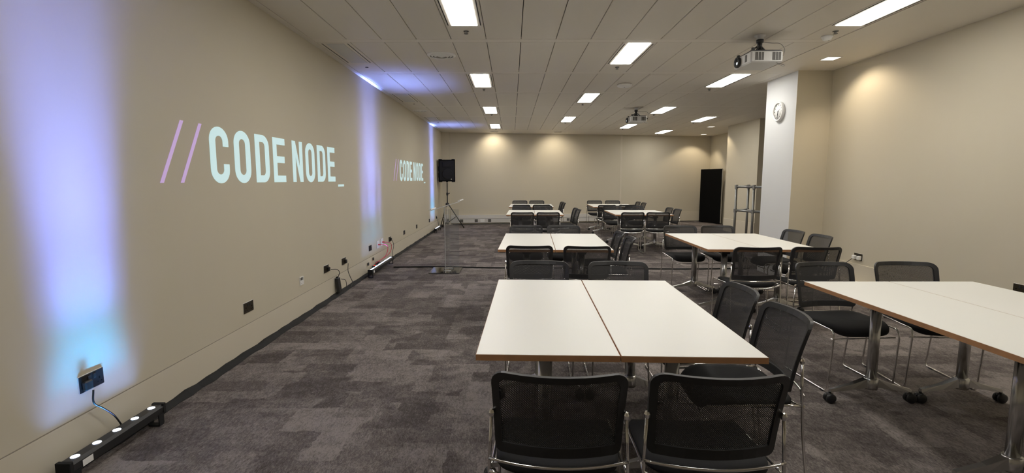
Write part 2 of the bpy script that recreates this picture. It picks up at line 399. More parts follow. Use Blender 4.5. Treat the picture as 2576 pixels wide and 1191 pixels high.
def downlight(x, y, label, power, tgt, size=R(110), sx=.16, blend=.45):
    t = thing('square_downlight', label, 'downlight', (x, y, CEIL), group='square recessed downlights')
    m = MB()
    for a, b, c, d in ((-sx / 2 - .012, sx / 2 + .012, -sx / 2 - .012, -sx / 2), (-sx / 2 - .012, sx / 2 + .012, sx / 2, sx / 2 + .012), (-sx / 2 - .012, -sx / 2, -sx / 2, sx / 2), (sx / 2, sx / 2 + .012, -sx / 2, sx / 2)):
        m.box(a, b, c, d, -.004, .0)
    m.build('frame', 'white_plastic', t)
    MB().rbox(-sx / 2, sx / 2, -sx / 2, sx / 2, -.003, .0, .001).build('lens', 'down_lens', t)
    spot('downlight_lamp', t, (0, 0, -.012), tgt, power, DOWN_COLOR, size, blend, .03)
    return t
downlight(3.95, 6.36, 'square recessed downlight in the plaster border beside the clock column', 34, (.30, -.12, -1), R(126), blend=.6)
downlight(5.66, 14.35, 'square recessed downlight beside the pale pier behind the tube railing', 36, (.18, 0, -1))
downlight(6.37, 16.75, 'square recessed downlight above the black screen panel', 50, (-.1, .2, -1))
def wallwasher(x, y, label, power, tgt):
    t = thing('slot_downlight', label, 'downlight', (x, y, CEIL), group='slot downlights along the back wall')
    MB().rbox(-.12, .12, -.05, .05, -.012, 0, .003).build('housing', 'ceiling_tile', t)
    MB().rbox(-.10, .10, -.035, .035, -.014, -.0122, .0005).build('slot', 'grille', t)
    spot('slot_lamp', t, (0, 0, -.03), tgt, power, (1.0, .88, .70), R(124), .85, .05)
wallwasher(-.54, back_y(-.54) - .5, 'small slot downlight close to back wall above the bright scallop', 38, (0, .75, -1))
wallwasher(1.45, back_y(1.45) - .75, 'small slot downlight close to back wall above the logo row tables', 50, (0, .7, -1))

# vents beside the left wall
for n, (k, i) in enumerate(sorted(VENTS)):
    t = thing('ceiling_vent', ['grey slotted ceiling vent panel beside the wall, above the larger logo', 'grey slotted ceiling vent panel beside the wall, between the two logos', 'grey slotted ceiling vent panel beside the wall, above the smaller logo'][n], 'ceiling vent', (tile_x(i), sum(row(k)) / 2, CEIL), group='ceiling vents along the logo wall')
    link('panel', tile_me, t)
    y0 = -TL / 2 + .05
    MB().rbox(-.10, .10, y0, y0 + .9, -.003, 0, .001).build('recess_panel', 'proj_body', t)
    for sx in (-.145, .137): MB().box(sx, sx + .009, y0, y0 + .9, -.0015, .004).build('slot', 'void', t)
    MB().lathe([(.022, .0), (.022, -.004), (.006, -.005)], 12).build('sensor', 'black_plastic', t, (.02, y0 + 1.16, 0))
def diffuser(x, y, r, label):
    t = thing('round_air_diffuser', label, 'air diffuser', (x, y, CEIL), group='round air diffusers')
    MB().lathe([(r * .97, .0), (r * .97, -.0015), (.001, -.0016)], 32).build('backing', 'grille', t)
    for q, (ra, rb, za, zb) in enumerate(((1.0, .84, -.002, -.016), (.78, .62, -.004, -.022), (.56, .40, -.006, -.028), (.34, .02, -.008, -.032))):
        MB().lathe([(r * ra, 0), (r * ra, za), (r * rb, zb), (r * rb * .93, zb + .003), (r * ra * .9, 0)], 32, cap=False).build('ring', 'white_plastic', t)
diffuser(-.845, 6.2, .175, 'round white ceiling air diffuser with concentric rings above the larger logo')
diffuser(-1.98, 11.0, .165, 'round white ceiling air diffuser close against the logo wall')
t = thing('wireless_access_point', 'white rounded disc access point on ceiling between light panels', 'access point', (1.775, 8.03, CEIL))
MB().lathe([(.10, 0), (.115, -.006), (.115, -.028), (.10, -.042), (.06, -.048), (.001, -.049)], 28).build('housing', 'white_plastic', t)
MB().lathe([(.012, -.0488), (.012, -.051), (.002, -.051)], 10).build('status_light', 'grey_cable', t)
t = thing('smoke_detector', 'white round smoke detector on ceiling close to long light panel', 'smoke detector', (3.30, 5.40, CEIL))
MB().lathe([(.055, 0), (.058, -.012), (.045, -.02), (.042, -.036), (.028, -.046), (.001, -.047)], 24).build('housing', 'white_plastic', t)
MB().lathe([(.008, -.044), (.007, -.05), (.001, -.051)], 8).build('indicator', 'chrome', t, (.02, 0, 0))

# ------------------------------------------------------------------ projectors
def make_projector():
    t = thing('ceiling_projector', 'x y z w', 'projector', group='ceiling projectors aimed at the logo wall')
    # body: lens side towards -X, vent side towards -Y
    B = thing_body = None
    bx0, bx1, by0, by1, z0, z1 = -.13, .20, -.10, .29, -.295, -.18
    MB().rbox(bx0, bx1, by0, by1, z0, z1, .012).build('body', 'proj_body', t)
    MB().rbox(bx0 + .01, bx1 - .01, by0 + .01, by1 - .01, z1 - .001, z1 + .010, .003).build('underside_plate', 'black_plastic', t)
    for xa in (-.085, .09):
        g = MB().box(xa, xa + .085, by0 - .003, by0 + .002, z0 + .022, z1 - .015).build('vent_grille', 'grille', t)
        mm = MB()
        for q in range(1, 3): mm.box(xa + .085 * q / 3 - .002, xa + .085 * q / 3 + .002, by0 - .005, by0 - .003, z0 + .022, z1 - .015)
        mm.build('grille_bar', 'proj_body', g)
    MB().box(bx0 - .003, bx0 + .002, by0 + .09, by0 + .13, z0 + .025, z1 - .02).build('side_vent', 'grille', t)
    ln = MB().lathe([(.050, 0), (.056, .006), (.056, .030), (.048, .036), (.044, .022)], 28, Matrix.Rotation(-math.pi / 2, 4, 'Y')).build('lens_ring', 'black_plastic', t, (bx0, by1 - .12, z0 + .055))
    MB().lathe([(.044, .020), (.030, .026), (.001, .028)], 24, Matrix.Rotation(-math.pi / 2, 4, 'Y')).build('lens_glass', 'dark_glass', ln)
    MB().lathe([(.014, .0285), (.010, .031), (.001, .032)], 16, Matrix.Rotation(-math.pi / 2, 4, 'Y') @ Matrix.Translation((-.012, -.012, 0))).build('lens_glow', 'lens_glow', ln)
    for px, py in ((bx0 + .03, by0 + .03), (bx0 + .03, by1 - .03)):
        MB().rbox(px - .014, px + .014, py - .014, py + .014, z1 + .006, z1 + .036, .003).build('foot', 'black_plastic', t)
    # ceiling plate, pole, spider mount
    MB().lathe([(.055, 0), (.055, -.012), (.034, -.014), (.034, -.05), (.001, -.05)], 20).build('ceiling_collar', 'proj_body', t)
    MB().lathe([(.036, -.048), (.036, -.08), (.024, -.084), (.024, -.15), (.05, -.155), (.05, z1 + .006)], 18).build('mount_pole', 'black_plastic', t)
    for ex, ey in ((.13, .08), (-.09, .1), (.12, .22), (-.06, -.06)):
        MB().tube([(0, 0, -.10), (ex * .6, ey * .6, -.14), (ex, ey, z1 + .012)], .008, 6).build('mount_arm', 'black_plastic', t)
    MB().tube(spline([(0.02, 0, -.07), (.12, .0, -.08), (.22, .02, -.08), (.27, .02, -.13), (.27, .02, -.18), (.245, .012, -.222)], 6), .0035, 6).build('power_cable', 'grey_cable', t)
    MB().rbox(bx1, bx1 + .05, .0, .022, -.235, -.21, .004).build('cable_plug', 'black_plastic', t)
    MB().tube(spline([(.14, by0 + .02, z0 + .002), (.17, by0 - .01, z0 - .03), (.21, by0 + .0, z0 - .04), (.22, by0 + .03, z0 - .015), (.17, by0 + .06, z0 + .002)], 6), .003, 6).build('loose_cable', 'grey_cable', t)
    return t
pr = make_projector(); pr.location = (2.58, 5.36, CEIL); pr['label'] = 'white ceiling projector beside the square downlight and clock column'
p2 = copy_tree(pr); p2.location = (2.60, 10.6, CEIL); p2['label'] = 'white ceiling projector hanging deeper in the room before the railing'

# ------------------------------------------------------------------ projected writing as thin glowing letters; projectors cast no light
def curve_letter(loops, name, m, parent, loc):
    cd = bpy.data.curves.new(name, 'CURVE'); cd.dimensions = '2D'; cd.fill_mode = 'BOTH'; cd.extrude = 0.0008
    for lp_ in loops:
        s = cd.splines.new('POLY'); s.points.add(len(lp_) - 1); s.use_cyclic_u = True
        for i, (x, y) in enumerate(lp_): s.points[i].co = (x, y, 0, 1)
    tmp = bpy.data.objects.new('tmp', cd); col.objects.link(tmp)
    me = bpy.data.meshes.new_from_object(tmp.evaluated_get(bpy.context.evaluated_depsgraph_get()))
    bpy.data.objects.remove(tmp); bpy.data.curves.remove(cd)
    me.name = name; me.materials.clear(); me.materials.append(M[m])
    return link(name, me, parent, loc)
LW, LH, SV, SH = .245, .415, .075, .062
def arc(cx, cy, rx, ry, a0, a1, n=12): return [(cx + rx * math.cos(R(a0 + (a1 - a0) * i / n)), cy + ry * math.sin(R(a0 + (a1 - a0) * i / n))) for i in range(n + 1)]
def stadium(x0, x1, y0, y1, ry):
    cx = (x0 + x1) / 2; rx = (x1 - x0) / 2
    return arc(cx, y1 - ry, rx, ry, 0, 180, 20) + arc(cx, y0 + ry, rx, ry, 180, 360, 20)
def gly(ch):
    if ch == 'O': return [stadium(0, LW, -.004, LH + .004, .105), stadium(SV, LW - SV, SH, LH - SH, .04)]
    if ch == 'C':
        cx = LW / 2; o = arc(cx, LH + .004 - .105, LW / 2, .105, 0, 180, 18) + arc(cx, -.004 + .105, LW / 2, .105, 180, 360, 18)
        o += [(LW, .142), (LW - SV, .142)]
        ri = LW / 2 - SV
        o += arc(cx, SH + .04, ri, .04, 360, 180, 14) + arc(cx, LH - SH - .04, ri, .04, 180, 0, 14)
        o += [(LW - SV, .275), (LW, .275)]
        return [o]
    if ch == 'D':
        return [[(0, 0)] + arc(LW - .11, .10, .11, .10, -90, 0) + arc(LW - .11, LH - .10, .11, .10, 0, 90) + [(0, LH)],
                [(SV, SH)] + arc(LW - SV - .04, SH + .04, .04, .04, -90, 0, 8) + arc(LW - SV - .04, LH - SH - .04, .04, .04, 0, 90, 8) + [(SV, LH - SH)]]
    if ch == 'E':
        m = .182; return [[(0, 0), (LW, 0), (LW, SH), (SV, SH), (SV, m), (LW - .015, m), (LW - .015, m + SH), (SV, m + SH), (SV, LH - SH), (LW, LH - SH), (LW, LH), (0, LH)]]
    if ch == 'N':
        return [[(0, 0), (SV, 0), (SV, .262), (LW - SV, 0), (LW, 0), (LW, LH), (LW - SV, LH), (LW - SV, .152), (SV, LH), (0, LH)]]
    if ch == '/': return [[(0, 0), (.035, 0), (.27, LH), (.235, LH)]]
    if ch == '_': return [[(0, 0), (.22, 0), (.22, .027), (0, .027)]]
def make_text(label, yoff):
    t = thing('glowing_projection_text', label, 'projected text', (XL + .002, 0, 0), group='glowing letters imitating projected logo writing on the left wall')
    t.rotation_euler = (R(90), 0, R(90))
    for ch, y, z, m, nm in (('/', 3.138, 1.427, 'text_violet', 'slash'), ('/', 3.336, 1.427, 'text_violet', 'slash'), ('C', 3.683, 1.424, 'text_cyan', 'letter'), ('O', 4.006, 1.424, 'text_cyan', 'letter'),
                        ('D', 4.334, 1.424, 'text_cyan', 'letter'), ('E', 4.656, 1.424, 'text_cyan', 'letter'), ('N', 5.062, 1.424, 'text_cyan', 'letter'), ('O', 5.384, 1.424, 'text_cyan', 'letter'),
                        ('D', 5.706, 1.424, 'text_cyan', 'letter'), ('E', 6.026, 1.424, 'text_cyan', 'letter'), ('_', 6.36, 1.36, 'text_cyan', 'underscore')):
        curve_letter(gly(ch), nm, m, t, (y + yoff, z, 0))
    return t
make_text('large glowing letters imitating projected writing //CODE NODE_ in pale cyan beside the nearer light beam', 0)
make_text('glowing letters imitating projected writing //CODE NODE_ on wall between the two far light beams', 6.22)

# ------------------------------------------------------------------ wall sockets and cables
def socket(y, z, label, m='plate', plugs=(), x=XL, face=1, w_=.15, h_=.087, rocker=True):
    t = thing('wall_socket', label, 'wall socket', (x, y, z), group='wall sockets')
    f = face
    def bb(a0, a1, b0, b1, c0, c1): return (min(f * a0, f * a1), max(f * a0, f * a1), b0, b1, c0, c1)
    MB().rbox(*bb(.0, .003, -w_ / 2 - .002, w_ / 2 + .002, -h_ / 2 - .002, h_ / 2 + .002), .002).build('back_box', 'white_plastic', t)
    MB().rbox(*bb(.003, .008, -w_ / 2, w_ / 2, -h_ / 2, h_ / 2), .002).build('face_plate', m, t)
    for s in (-1, 1):
        MB().rbox(*bb(.008, .011, s * .016 - .010, s * .016 + .010, .008, .032), .002).build('switch', 'black_plastic', t)
        if s in plugs:
            MB().rbox(*bb(.008, .032, s * .042 - .024, s * .042 + .024, -.034, .016), .006).build('plug', 'black_plastic', t)
        else:
            mm = MB()
            mm.box(*bb(.008, .0086, s * .046 - .004, s * .046 + .004, -.006, .006)); mm.box(*bb(.008, .0086, s * .046 - .016, s * .046 - .008, -.024, -.018)); mm.box(*bb(.008, .0086, s * .046 + .008, s * .046 + .016, -.024, -.018))
            mm.build('pin_holes', 'felt', t)
    return t
def cable(pts, label, m='black_plastic', r=.0045, n=8, name='power_cable', cat='cable', group=None):
    o = MB().tube(spline(pts, n), r, 8).build(name, m); tag(o, label, cat, group); return o
socket(2.506, .40, 'dark double socket with black plug above the near light bar', 'plate_black', (-1,))
socket(4.072, .387, 'dark double socket with nothing plugged in below the larger logo')
socket(5.83, .392, 'dark double socket whose cable runs to the upright power adapter', plugs=(1,))
socket(6.45, .383, 'dark double socket with plug beyond the upright power adapter', plugs=(1,))
socket(7.68, .387, 'empty dark socket beside the twin white data outlets', 'plate_black')
socket(8.93, .378, 'dark socket with plug just beyond the red cables', plugs=(1,))
socket(10.15, .370, 'empty dark socket below the smaller logo, next after the red cables')
socket(11.5, .366, 'empty dark socket below the smaller logo, toward the far light beam')
socket(13.3, .36, 'empty dark socket within the far light beam', 'plate_black')
socket(14.55, .35, 'dark socket with plug behind the loudspeaker stand', plugs=(-1,))
# white data outlet with an open flap
t = thing('data_outlet', 'white data outlet with open recess between two dark sockets', 'data outlet', (XL, 5.13, .392), group='white data outlets')
m = MB(); m.box(0, .010, -.043, .043, -.043, .005); m.box(0, .010, -.043, -.035, .005, .043); m.box(0, .010, .035, .043, .005, .043); m.box(0, .010, -.035, .035, .036, .043)
m.build('face_plate', 'white_plastic', t); MB().box(.0005, .002, -.035, .035, .005, .036).build('recess', 'grille', t)
MB().box(.010, .0106, -.02, -.012, -.03, -.026).build('indicator_mark', 'grille', t)
for n, y in enumerate((8.12, 8.38)):
    t = thing('data_outlet', ['white data outlet with red lead, beside the empty dark socket', 'white data outlet with red lead, away from the empty dark socket'][n], 'data outlet', (XL, y, .385 + n * .01), group='white data outlets')
    MB().rbox(0, .012, -.06, .06, -.06, .06, .003).build('face_plate', 'white_plastic', t)
    MB().rbox(.012, .05, -.012, .012, -.012, .008, .003).build('network_plug', 'red_cable', t)
for n, y in enumerate((8.12, 8.38)):
    cable([(XL + .05, y, .38 + n * .01), (XL + .10, y + .12, .37), (XL + .12, y + .2, .30), (XL + .10, y + .08, .18), (XL + .05, 7.76 + n * .06, .125)],
          ['red network cable curling down from the outlet beside the empty socket', 'red network cable curling down from the outlet away from the empty socket'][n], 'red_cable', .0048, group='red network cables')
t = thing('power_box', 'small black box with red light behind the far light bar', 'power box', (XL + .046, 7.86, .042))
MB().rbox(-.028, .028, -.17, .17, 0, .06, .006).build('body', 'black_plastic', t)
MB().lathe([(.016, 0), (.016, .004), (.006, .006)], 12, Matrix.Translation((.0, -.12, .0605))).build('indicator_light', 'red_led', t)
MB().rbox(-.02, .02, .05, .12, .0605, .09, .004).build('plug', 'black_plastic', t)
for n, (y, z) in enumerate(((7.50, .165), (7.78, .20))):
    o = MB().rbox(XL + .014, XL + .028, y - .022, y + .022, z - .022, z + .022, .003).build('wall_switch', 'black_plastic')
    tag(o, ['small black plate on the skirting below the empty dark socket', 'small black plate on the skirting above the red-lit power box'][n], 'wall plate', 'small black skirting plates')
t = thing('power_adapter', 'black upright power adapter leaning against the skirting board', 'power adapter', (XL + .05, 6.12, .042))
MB().rbox(-.018, .018, -.045, .045, .0, .185, .006).build('body', 'black_plastic', t, rot=(0, R(-6), 0))
MB().rbox(-.012, .012, -.02, .02, .185, .2, .004).build('cable_socket', 'black_matt', t, (-.022, 0, 0))
cable([(XL + .045, 5.88, .375), (XL + .08, 5.97, .36), (XL + .07, 6.09, .30), (XL + .035, 6.12, .228)], 'thin black cable from socket down to the power adapter')
cable([(XL + .06, 6.17, .20), (XL + .09, 6.24, .17), (XL + .09, 6.26, .07), (XL + .07, 6.18, .012), (XL + .10, 6.3, .03)], 'loop of thin cable beside the power adapter', r=.0035)
cable([(XL + .045, 6.50, .345), (XL + .05, 6.47, .25), (XL + .05, 6.55, .15), (XL + .06, 6.6, .07), (XL + .06, 6.52, .02)], 'black cable from plug beyond the power adapter to the floor')
cable([(XL + .04, 8.98, .35), (XL + .06, 8.98, .26), (XL + .06, 8.9, .16), (XL + .09, 8.75, .09), (XL + .12, 8.56, .075)], 'black cable from socket to the far end of the light bar')
cable([(XL + .045, 2.465, .365), (XL + .05, 2.455, .30), (XL + .055, 2.50, .25), (XL + .06, 2.56, .18), (XL + .065, 2.60, .10), (XL + .07, 2.60, .075)], 'black cable hanging from the plug to the near light bar')
cable([(XL + .045, 14.5, .32), (XL + .06, 14.48, .22), (XL + .09, 14.4, .12), (XL + .08, 14.25, .06), (XL + .10, 14.15, .05)], 'black cable behind the loudspeaker stand down to a light bar')

# black tape along the skirting, black strip along the back wall, floor cable
def strip(name, pts, wd, h, label, nx=3):
    m = MB(); rnd = random.Random(5); vs = []; fs = []
    n = len(pts)
    for i, (p, q) in enumerate(pts):   # p wall side, q room side
        p = Vector(p); q = Vector(q); j = rnd.uniform(-.010, .010)
        q = q + (q - p).normalized() * j
        hh = h * rnd.uniform(.8, 1.15)
        for tt, z in ((0, 0), (0, hh), (.35, hh * .9), (.7, hh * .45), (1, .003), (1, 0)):
            c = p.lerp(q, tt); vs.append((c.x, c.y, z))
    for i in range(n - 1):
        for k in range(5): fs.append([i * 6 + k, (i + 1) * 6 + k, (i + 1) * 6 + k + 1, i * 6 + k + 1])
    fs.append(list(range(6))); fs.append([(n - 1) * 6 + k for k in range(6)][::-1])
    m.add(vs, fs, False); o = m.build(name, 'black_tape'); return tag(o, label, 'floor strip')
ys = [YF + .05 + i * .12 for i in range(int((15.8 - YF) / .12))]
strip('cable_cover', [((XL + .006, y, 0), (XL + .056, y, 0)) for y in ys], .05, .035, 'black cloth strip covering cables along the logo wall skirting')
xs_ = [-1.9 + i * .15 for i in range(58)]
strip('cable_cover', [((x, back_y(x) - .06, 0), (x, back_y(x) - .14, 0)) for x in xs_], .06, .02, 'black cloth strip covering cables along the back wall')
cable([(-1.95, 8.10, .012), (-1.2, 8.13, .012), (-.3, 8.04, .012), (.6, 8.03, .012), (1.6, 7.98, .012), (2.6, 7.93, .012), (3.3, 7.95, .012), (3.88, 8.0, .012)],
      'black cable taped straight across the carpet behind the acrylic lectern', 'black_tape', .011, name='floor_cable')

# right wall sockets
t = socket(6.26, .47, 'dark double socket with two white plugs on the plain wall', x=XR, face=-1)
MB().rbox(-.045, -.008, -.07, -.02, -.034, .016, .006).build('plug', 'white_plastic', t)
MB().rbox(-.045, -.008, .02, .07, -.034, .016, .006).build('plug', 'white_plastic', t)
socket(4.22, .50, 'dark socket on the plain wall beside the table nearest that wall', x=XR, face=-1)
cable([(XR - .04, 6.32, .44), (XR - .06, 6.42, .36), (XR - .05, 6.6, .28), (XR - .05, 6.8, .2), (XR - .06, 6.9, .02)], 'thin dark cable trailing from the socket on the plain wall', r=.004)
o = MB().rbox(XR - .12, XR - .014, 5.2, 6.95, 0, .16, .006).build('wall_trunking', 'board'); tag(o, 'low cream ledge box on floor along the plain wall', 'trunking')

# trunking on the back wall
t = thing('dado_trunking', 'long white cable trunking with dark outlets along the back wall foot', 'trunking', (0, 0, 0))
def along(x0, x1, d0, d1, z0, z1, nm, m, par=None):
    return MB().prism([(x0, back_y(x0) - d1), (x1, back_y(x1) - d1), (x1, back_y(x1) - d0), (x0, back_y(x0) - d0)], z0, z1).build(nm, m, par or t)
along(-1.96, jb - .04, 0.0, .055, .19, .305, 'upper_channel', 'trunking')
along(-1.96, jb - .04, 0.0, .045, .05, .185, 'lower_channel', 'trunking')
for x in (-1.62, -1.15, -.72, .05, 1.9, 3.1): along(x - .05, x + .05, .045, .052, .075, .165, 'outlet', 'grille')
for x in (-.95,): along(x - .07, x + .07, .045, .052, .075, .165, 'outlet_plate', 'white_plastic')

# ------------------------------------------------------------------ LED bars on the floor
def led_bar(x, y0, y1, n, label, power, cyan, fan_):
    t = thing('led_light_bar', label, 'light bar', (x, (y0 + y1) / 2, 0), group='floor light bars')
    hl = (y1 - y0) / 2
    b = MB().prism([(-.030, .062), (-.034, .105), (-.024, .120), (.024, .120), (.034, .105), (.030, .062)], -hl, hl, Matrix(((1, 0, 0, 0), (0, 0, -1, 0), (0, 1, 0, 0), (0, 0, 0, 1)))).build('housing', 'black_plastic', t)
    for s in (-1, 1):
        MB().rbox(-.036, .036, s * hl - .012, s * hl + .012, .058, .124, .003).build('end_cap', 'black_matt', t)
        f = MB().rbox(-.034, .034, s * (hl - .03) - .02, s * (hl - .03) + .02, 0, .008, .002).build('foot_bracket', 'black_matt', t)
        MB().box(.028, .034, s * (hl - .03) - .02, s * (hl - .03) + .02, .008, .07).build('bracket_arm', 'black_matt', f)
        MB().box(-.034, -.028, s * (hl - .03) - .02, s * (hl - .03) + .02, .008, .07).build('bracket_arm', 'black_matt', f)
    ys = [-hl + .06 + (2 * hl - .12) * i / (n - 1) for i in range(n)]
    for y in ys:
        MB().lathe([(.019, .0), (.019, .0015), (.014, .003), (.001, .0035)], 16, Matrix.Translation((0, y, .120))).build('led_lens', 'led_lens', t)
    MB().box(.0342, .0350, -hl + .06, -hl + .12, .068, .10).build('label_sticker', 'white_plastic', t)
    def beam(deg, spread, watts, color, fan=(0,)):
        for ty in fan:
            d = bpy.data.lights.new('led_beam', 'AREA'); d.shape = 'RECTANGLE'; d.size = .02; d.size_y = 2 * hl - .06
            d.spread = R(spread); d.energy = watts / len(fan) * power * (2 * hl / .63) * BEAM_POWER; d.color = color
            o = bpy.data.objects.new('led_beam', d); col.objects.link(o); o.parent = t; o.location = (0, 0, .1285)
            # area lamps shine along -Z: turn upwards, lean towards the wall (negative x), fan out along the bar
            o.rotation_euler = (R(ty), R(180) - R(deg), 0)
    beam(3.0, 6.4, 4.6, (.19, .26, 1.0), [fan_ * k_ for k_ in (-1.8, -.9, 0, .9, 1.8)])
    beam(5.5, 10.5, 3.4, (.16, .21, 1.0), [fan_ * k_ for k_ in (-2.0, -1, 0, 1, 2.0)])
    beam(10, 28, 1.8 * cyan, (.015, .42, 1.0), (-1.5 * fan_, 1.5 * fan_))
    beam(14, 54, .75 * cyan, (.25, .42, 1.0))
    beam(-9, 36, 4.0, (.22, .32, 1.0))
    return t
led_bar(-2.105, 2.20, 2.83, 5, 'black floor light bar with five glowing lenses under the near socket', 1.0, 1.0, 5.5)
led_bar(-2.085, 7.22, 8.52, 14, 'black floor light bar with many glowing lenses beside the red cables', .75, .5, 4)
led_bar(-2.075, 13.45, 14.3, 9, 'black floor light bar at the foot of the far light beam', .9, 1.2, 3)

# ------------------------------------------------------------------ chairs
def make_chair():
    t = thing('stacking_chair', 'x y z w', 'chair')
    HWd, ZB, ZT = .229, .500, .822
    def S(x, v):     # backrest surface: x across in m, v 0..1 up
        return Vector((x * (1 - .05 * (1 - v)), -.205 - .055 * v - .035 * v * v + .062 * (x / HWd) ** 2 * (.75 + .25 * v), ZB + (ZT - ZB) * v))
    def outline(inx, inb, intop, rad, n=6):
        H = ZT - ZB; x1 = HWd - inx; b = inb; tt = H - intop; pts = []
        for cx, cz, a0, r in ((x1 - rad, tt - rad, 0, rad), (-x1 + rad, tt - rad, 90, rad), (-x1 + rad * .5, b + rad * .5, 180, rad * .5), (x1 - rad * .5, b + rad * .5, 270, rad * .5)):
            for i in range(n + 1):
                a = R(a0 + 90 * i / n); pts.append((cx + r * math.cos(a), cz + r * math.sin(a)))
        return pts
    def dens(pts):
        out = []
        for i, p in enumerate(pts):
            q = pts[(i + 1) % len(pts)]; d = math.hypot(q[0] - p[0], q[1] - p[1]); k = max(1, int(d / .05))
            out += [(p[0] + (q[0] - p[0]) * j / k, p[1] + (q[1] - p[1]) * j / k) for j in range(k)]
        return out
    H = ZT - ZB
    po = dens(outline(0, 0, 0, .05))
    # inner loop: shrink every point towards the panel
    cxm, czm = 0, H / 2
    pi = []
    for x, z in po:
        ix = max(-HWd + .026, min(HWd - .026, x)); iz = max(.040, min(H - .026, z))
        # keep rounded corner
        rx, rz = HWd - .026, H - .026
        ccx, ccz = rx - .03, rz - .03
        if z > H / 2 and abs(x) > ccx and iz > ccz:
            dx = abs(x) - (HWd - .05); dz = z - (H - .05); a = math.atan2(max(dz, 0), max(dx, 0)) if (dx > 0 or dz > 0) else 0
            ix = math.copysign(ccx + .03 * math.cos(a), x); iz = ccz + .03 * math.sin(a)
        pi.append((ix, iz))
    n = len(po); vs = []; fs = []
    for pts, off in ((po, .008), (pi, .008), (pi, -.008), (po, -.008)):
        for x, z in pts: vs.append(S(x, z / H) + Vector((0, off, 0)))
    for i in range(n):
        j = (i + 1) % n
        for a in range(4):
            b = (a + 1) % 4; fs.append([a * n + i, a * n + j, b * n + j, b * n + i])
    MB().add(vs, fs, False).build('backrest_frame', 'black_plastic', t)
    gx, gz = 16, 8; vs = []; fs = []
    for i in range(gz + 1):
        for j in range(gx + 1):
            x = -HWd + .022 + (2 * HWd - .044) * j / gx; z = .034 + (H - .056) * i / gz
            vs.append(S(x, z / H))
    for i in range(gz):
        for j in range(gx):
            k = i * (gx + 1) + j; fs.append([k, k + 1, k + gx + 2, k + gx + 1])
    MB().add(vs, fs, True).build('backrest_mesh', 'mesh', t)
    # seat pad
    N_ = 40; vs = []; fs = []
    def sup(sc_, dz):
        for k in range(N_):
            a = 2 * math.pi * k / N_; ca, sa = math.cos(a), math.sin(a)
            x = .222 * sc_ * math.copysign(abs(ca) ** .42, ca); y = .215 * sc_ * math.copysign(abs(sa) ** .42, sa)
            drop = -.045 * max(0, (y - .09) / .125) ** 2 - .014 * math.exp(-((x / .14) ** 2 + ((y + .02) / .14) ** 2)) + .006 * (x / .22) ** 2
            vs.append((x, y + .005, .455 + dz + drop))
    lev = ((.0, -.030), (.6, -.030), (.93, -.030), (1.0, -.018), (1.0, -.002), (.96, .009), (.8, .012), (.4, .012), (.0, .012))
    for s_, dz in lev: sup(max(s_, .001), dz)
    for i in range(len(lev) - 1):
        for k in range(N_): fs.append([i * N_ + k, i * N_ + (k + 1) % N_, (i + 1) * N_ + (k + 1) % N_, (i + 1) * N_ + k])
    MB().add(vs, fs, True).build('seat', 'seat', t)
    r = .0062
    for s in (-1, 1):
        x = s * .236
        p = fillet([(s * .228, -.202, .655), (x, -.205, .50), (x, -.222, .30), (x, -.262, .008), (x, .205, .008), (x * .985, .232, .395), (x * .97, .215, .438), (x * .97, -.12, .452), (x, -.213, .452)], .03, 4)
        MB().tube(p, r, 8).build('sled_leg', 'chrome', t)
        MB().lathe([(.0095, 0), (.011, .012), (.007, .022), (.001, .024)], 10, Matrix.Translation((s * .228, -.202, .645))).build('upright_cap', 'chrome', t)
        for yy in (-.2, .16): MB().rbox(x - .009, x + .009, yy - .018, yy + .018, 0, .012, .003).build('floor_glide', 'black_plastic', t)
    arcp = [(.236 * u_, -.215 - .045 * (1 - u_ * u_), .497 - .004 * (1 - u_ * u_)) for u_ in [i / 10 - 1 for i in range(21)]]
    MB().tube(arcp, .0055, 8).build('back_rail', 'chrome', t)
    arcp = [(.236 * u_, -.215 - .01 * (1 - u_ * u_), .452 - .038 * (1 - abs(u_) ** 2.5)) for u_ in [i / 10 - 1 for i in range(21)]]
    MB().tube(arcp, .0075, 8).build('seat_rail', 'chrome', t)
    for yy, zz in ((.20, .375), (-.10, .425)):
        MB().tube([(-.232, yy, zz), (.232, yy, zz)], .005, 8).build('cross_bar', 'chrome', t)
    return t
chair0 = make_chair(); chair_used = [False]
def chair(x, y, rot, label, group):
    if chair_used[0]: o = copy_tree(chair0)
    else: o = chair0; chair_used[0] = True
    o.location = (x, y, 0); o.rotation_euler = (0, 0, rot); o['label'] = label; o['group'] = group
    return o

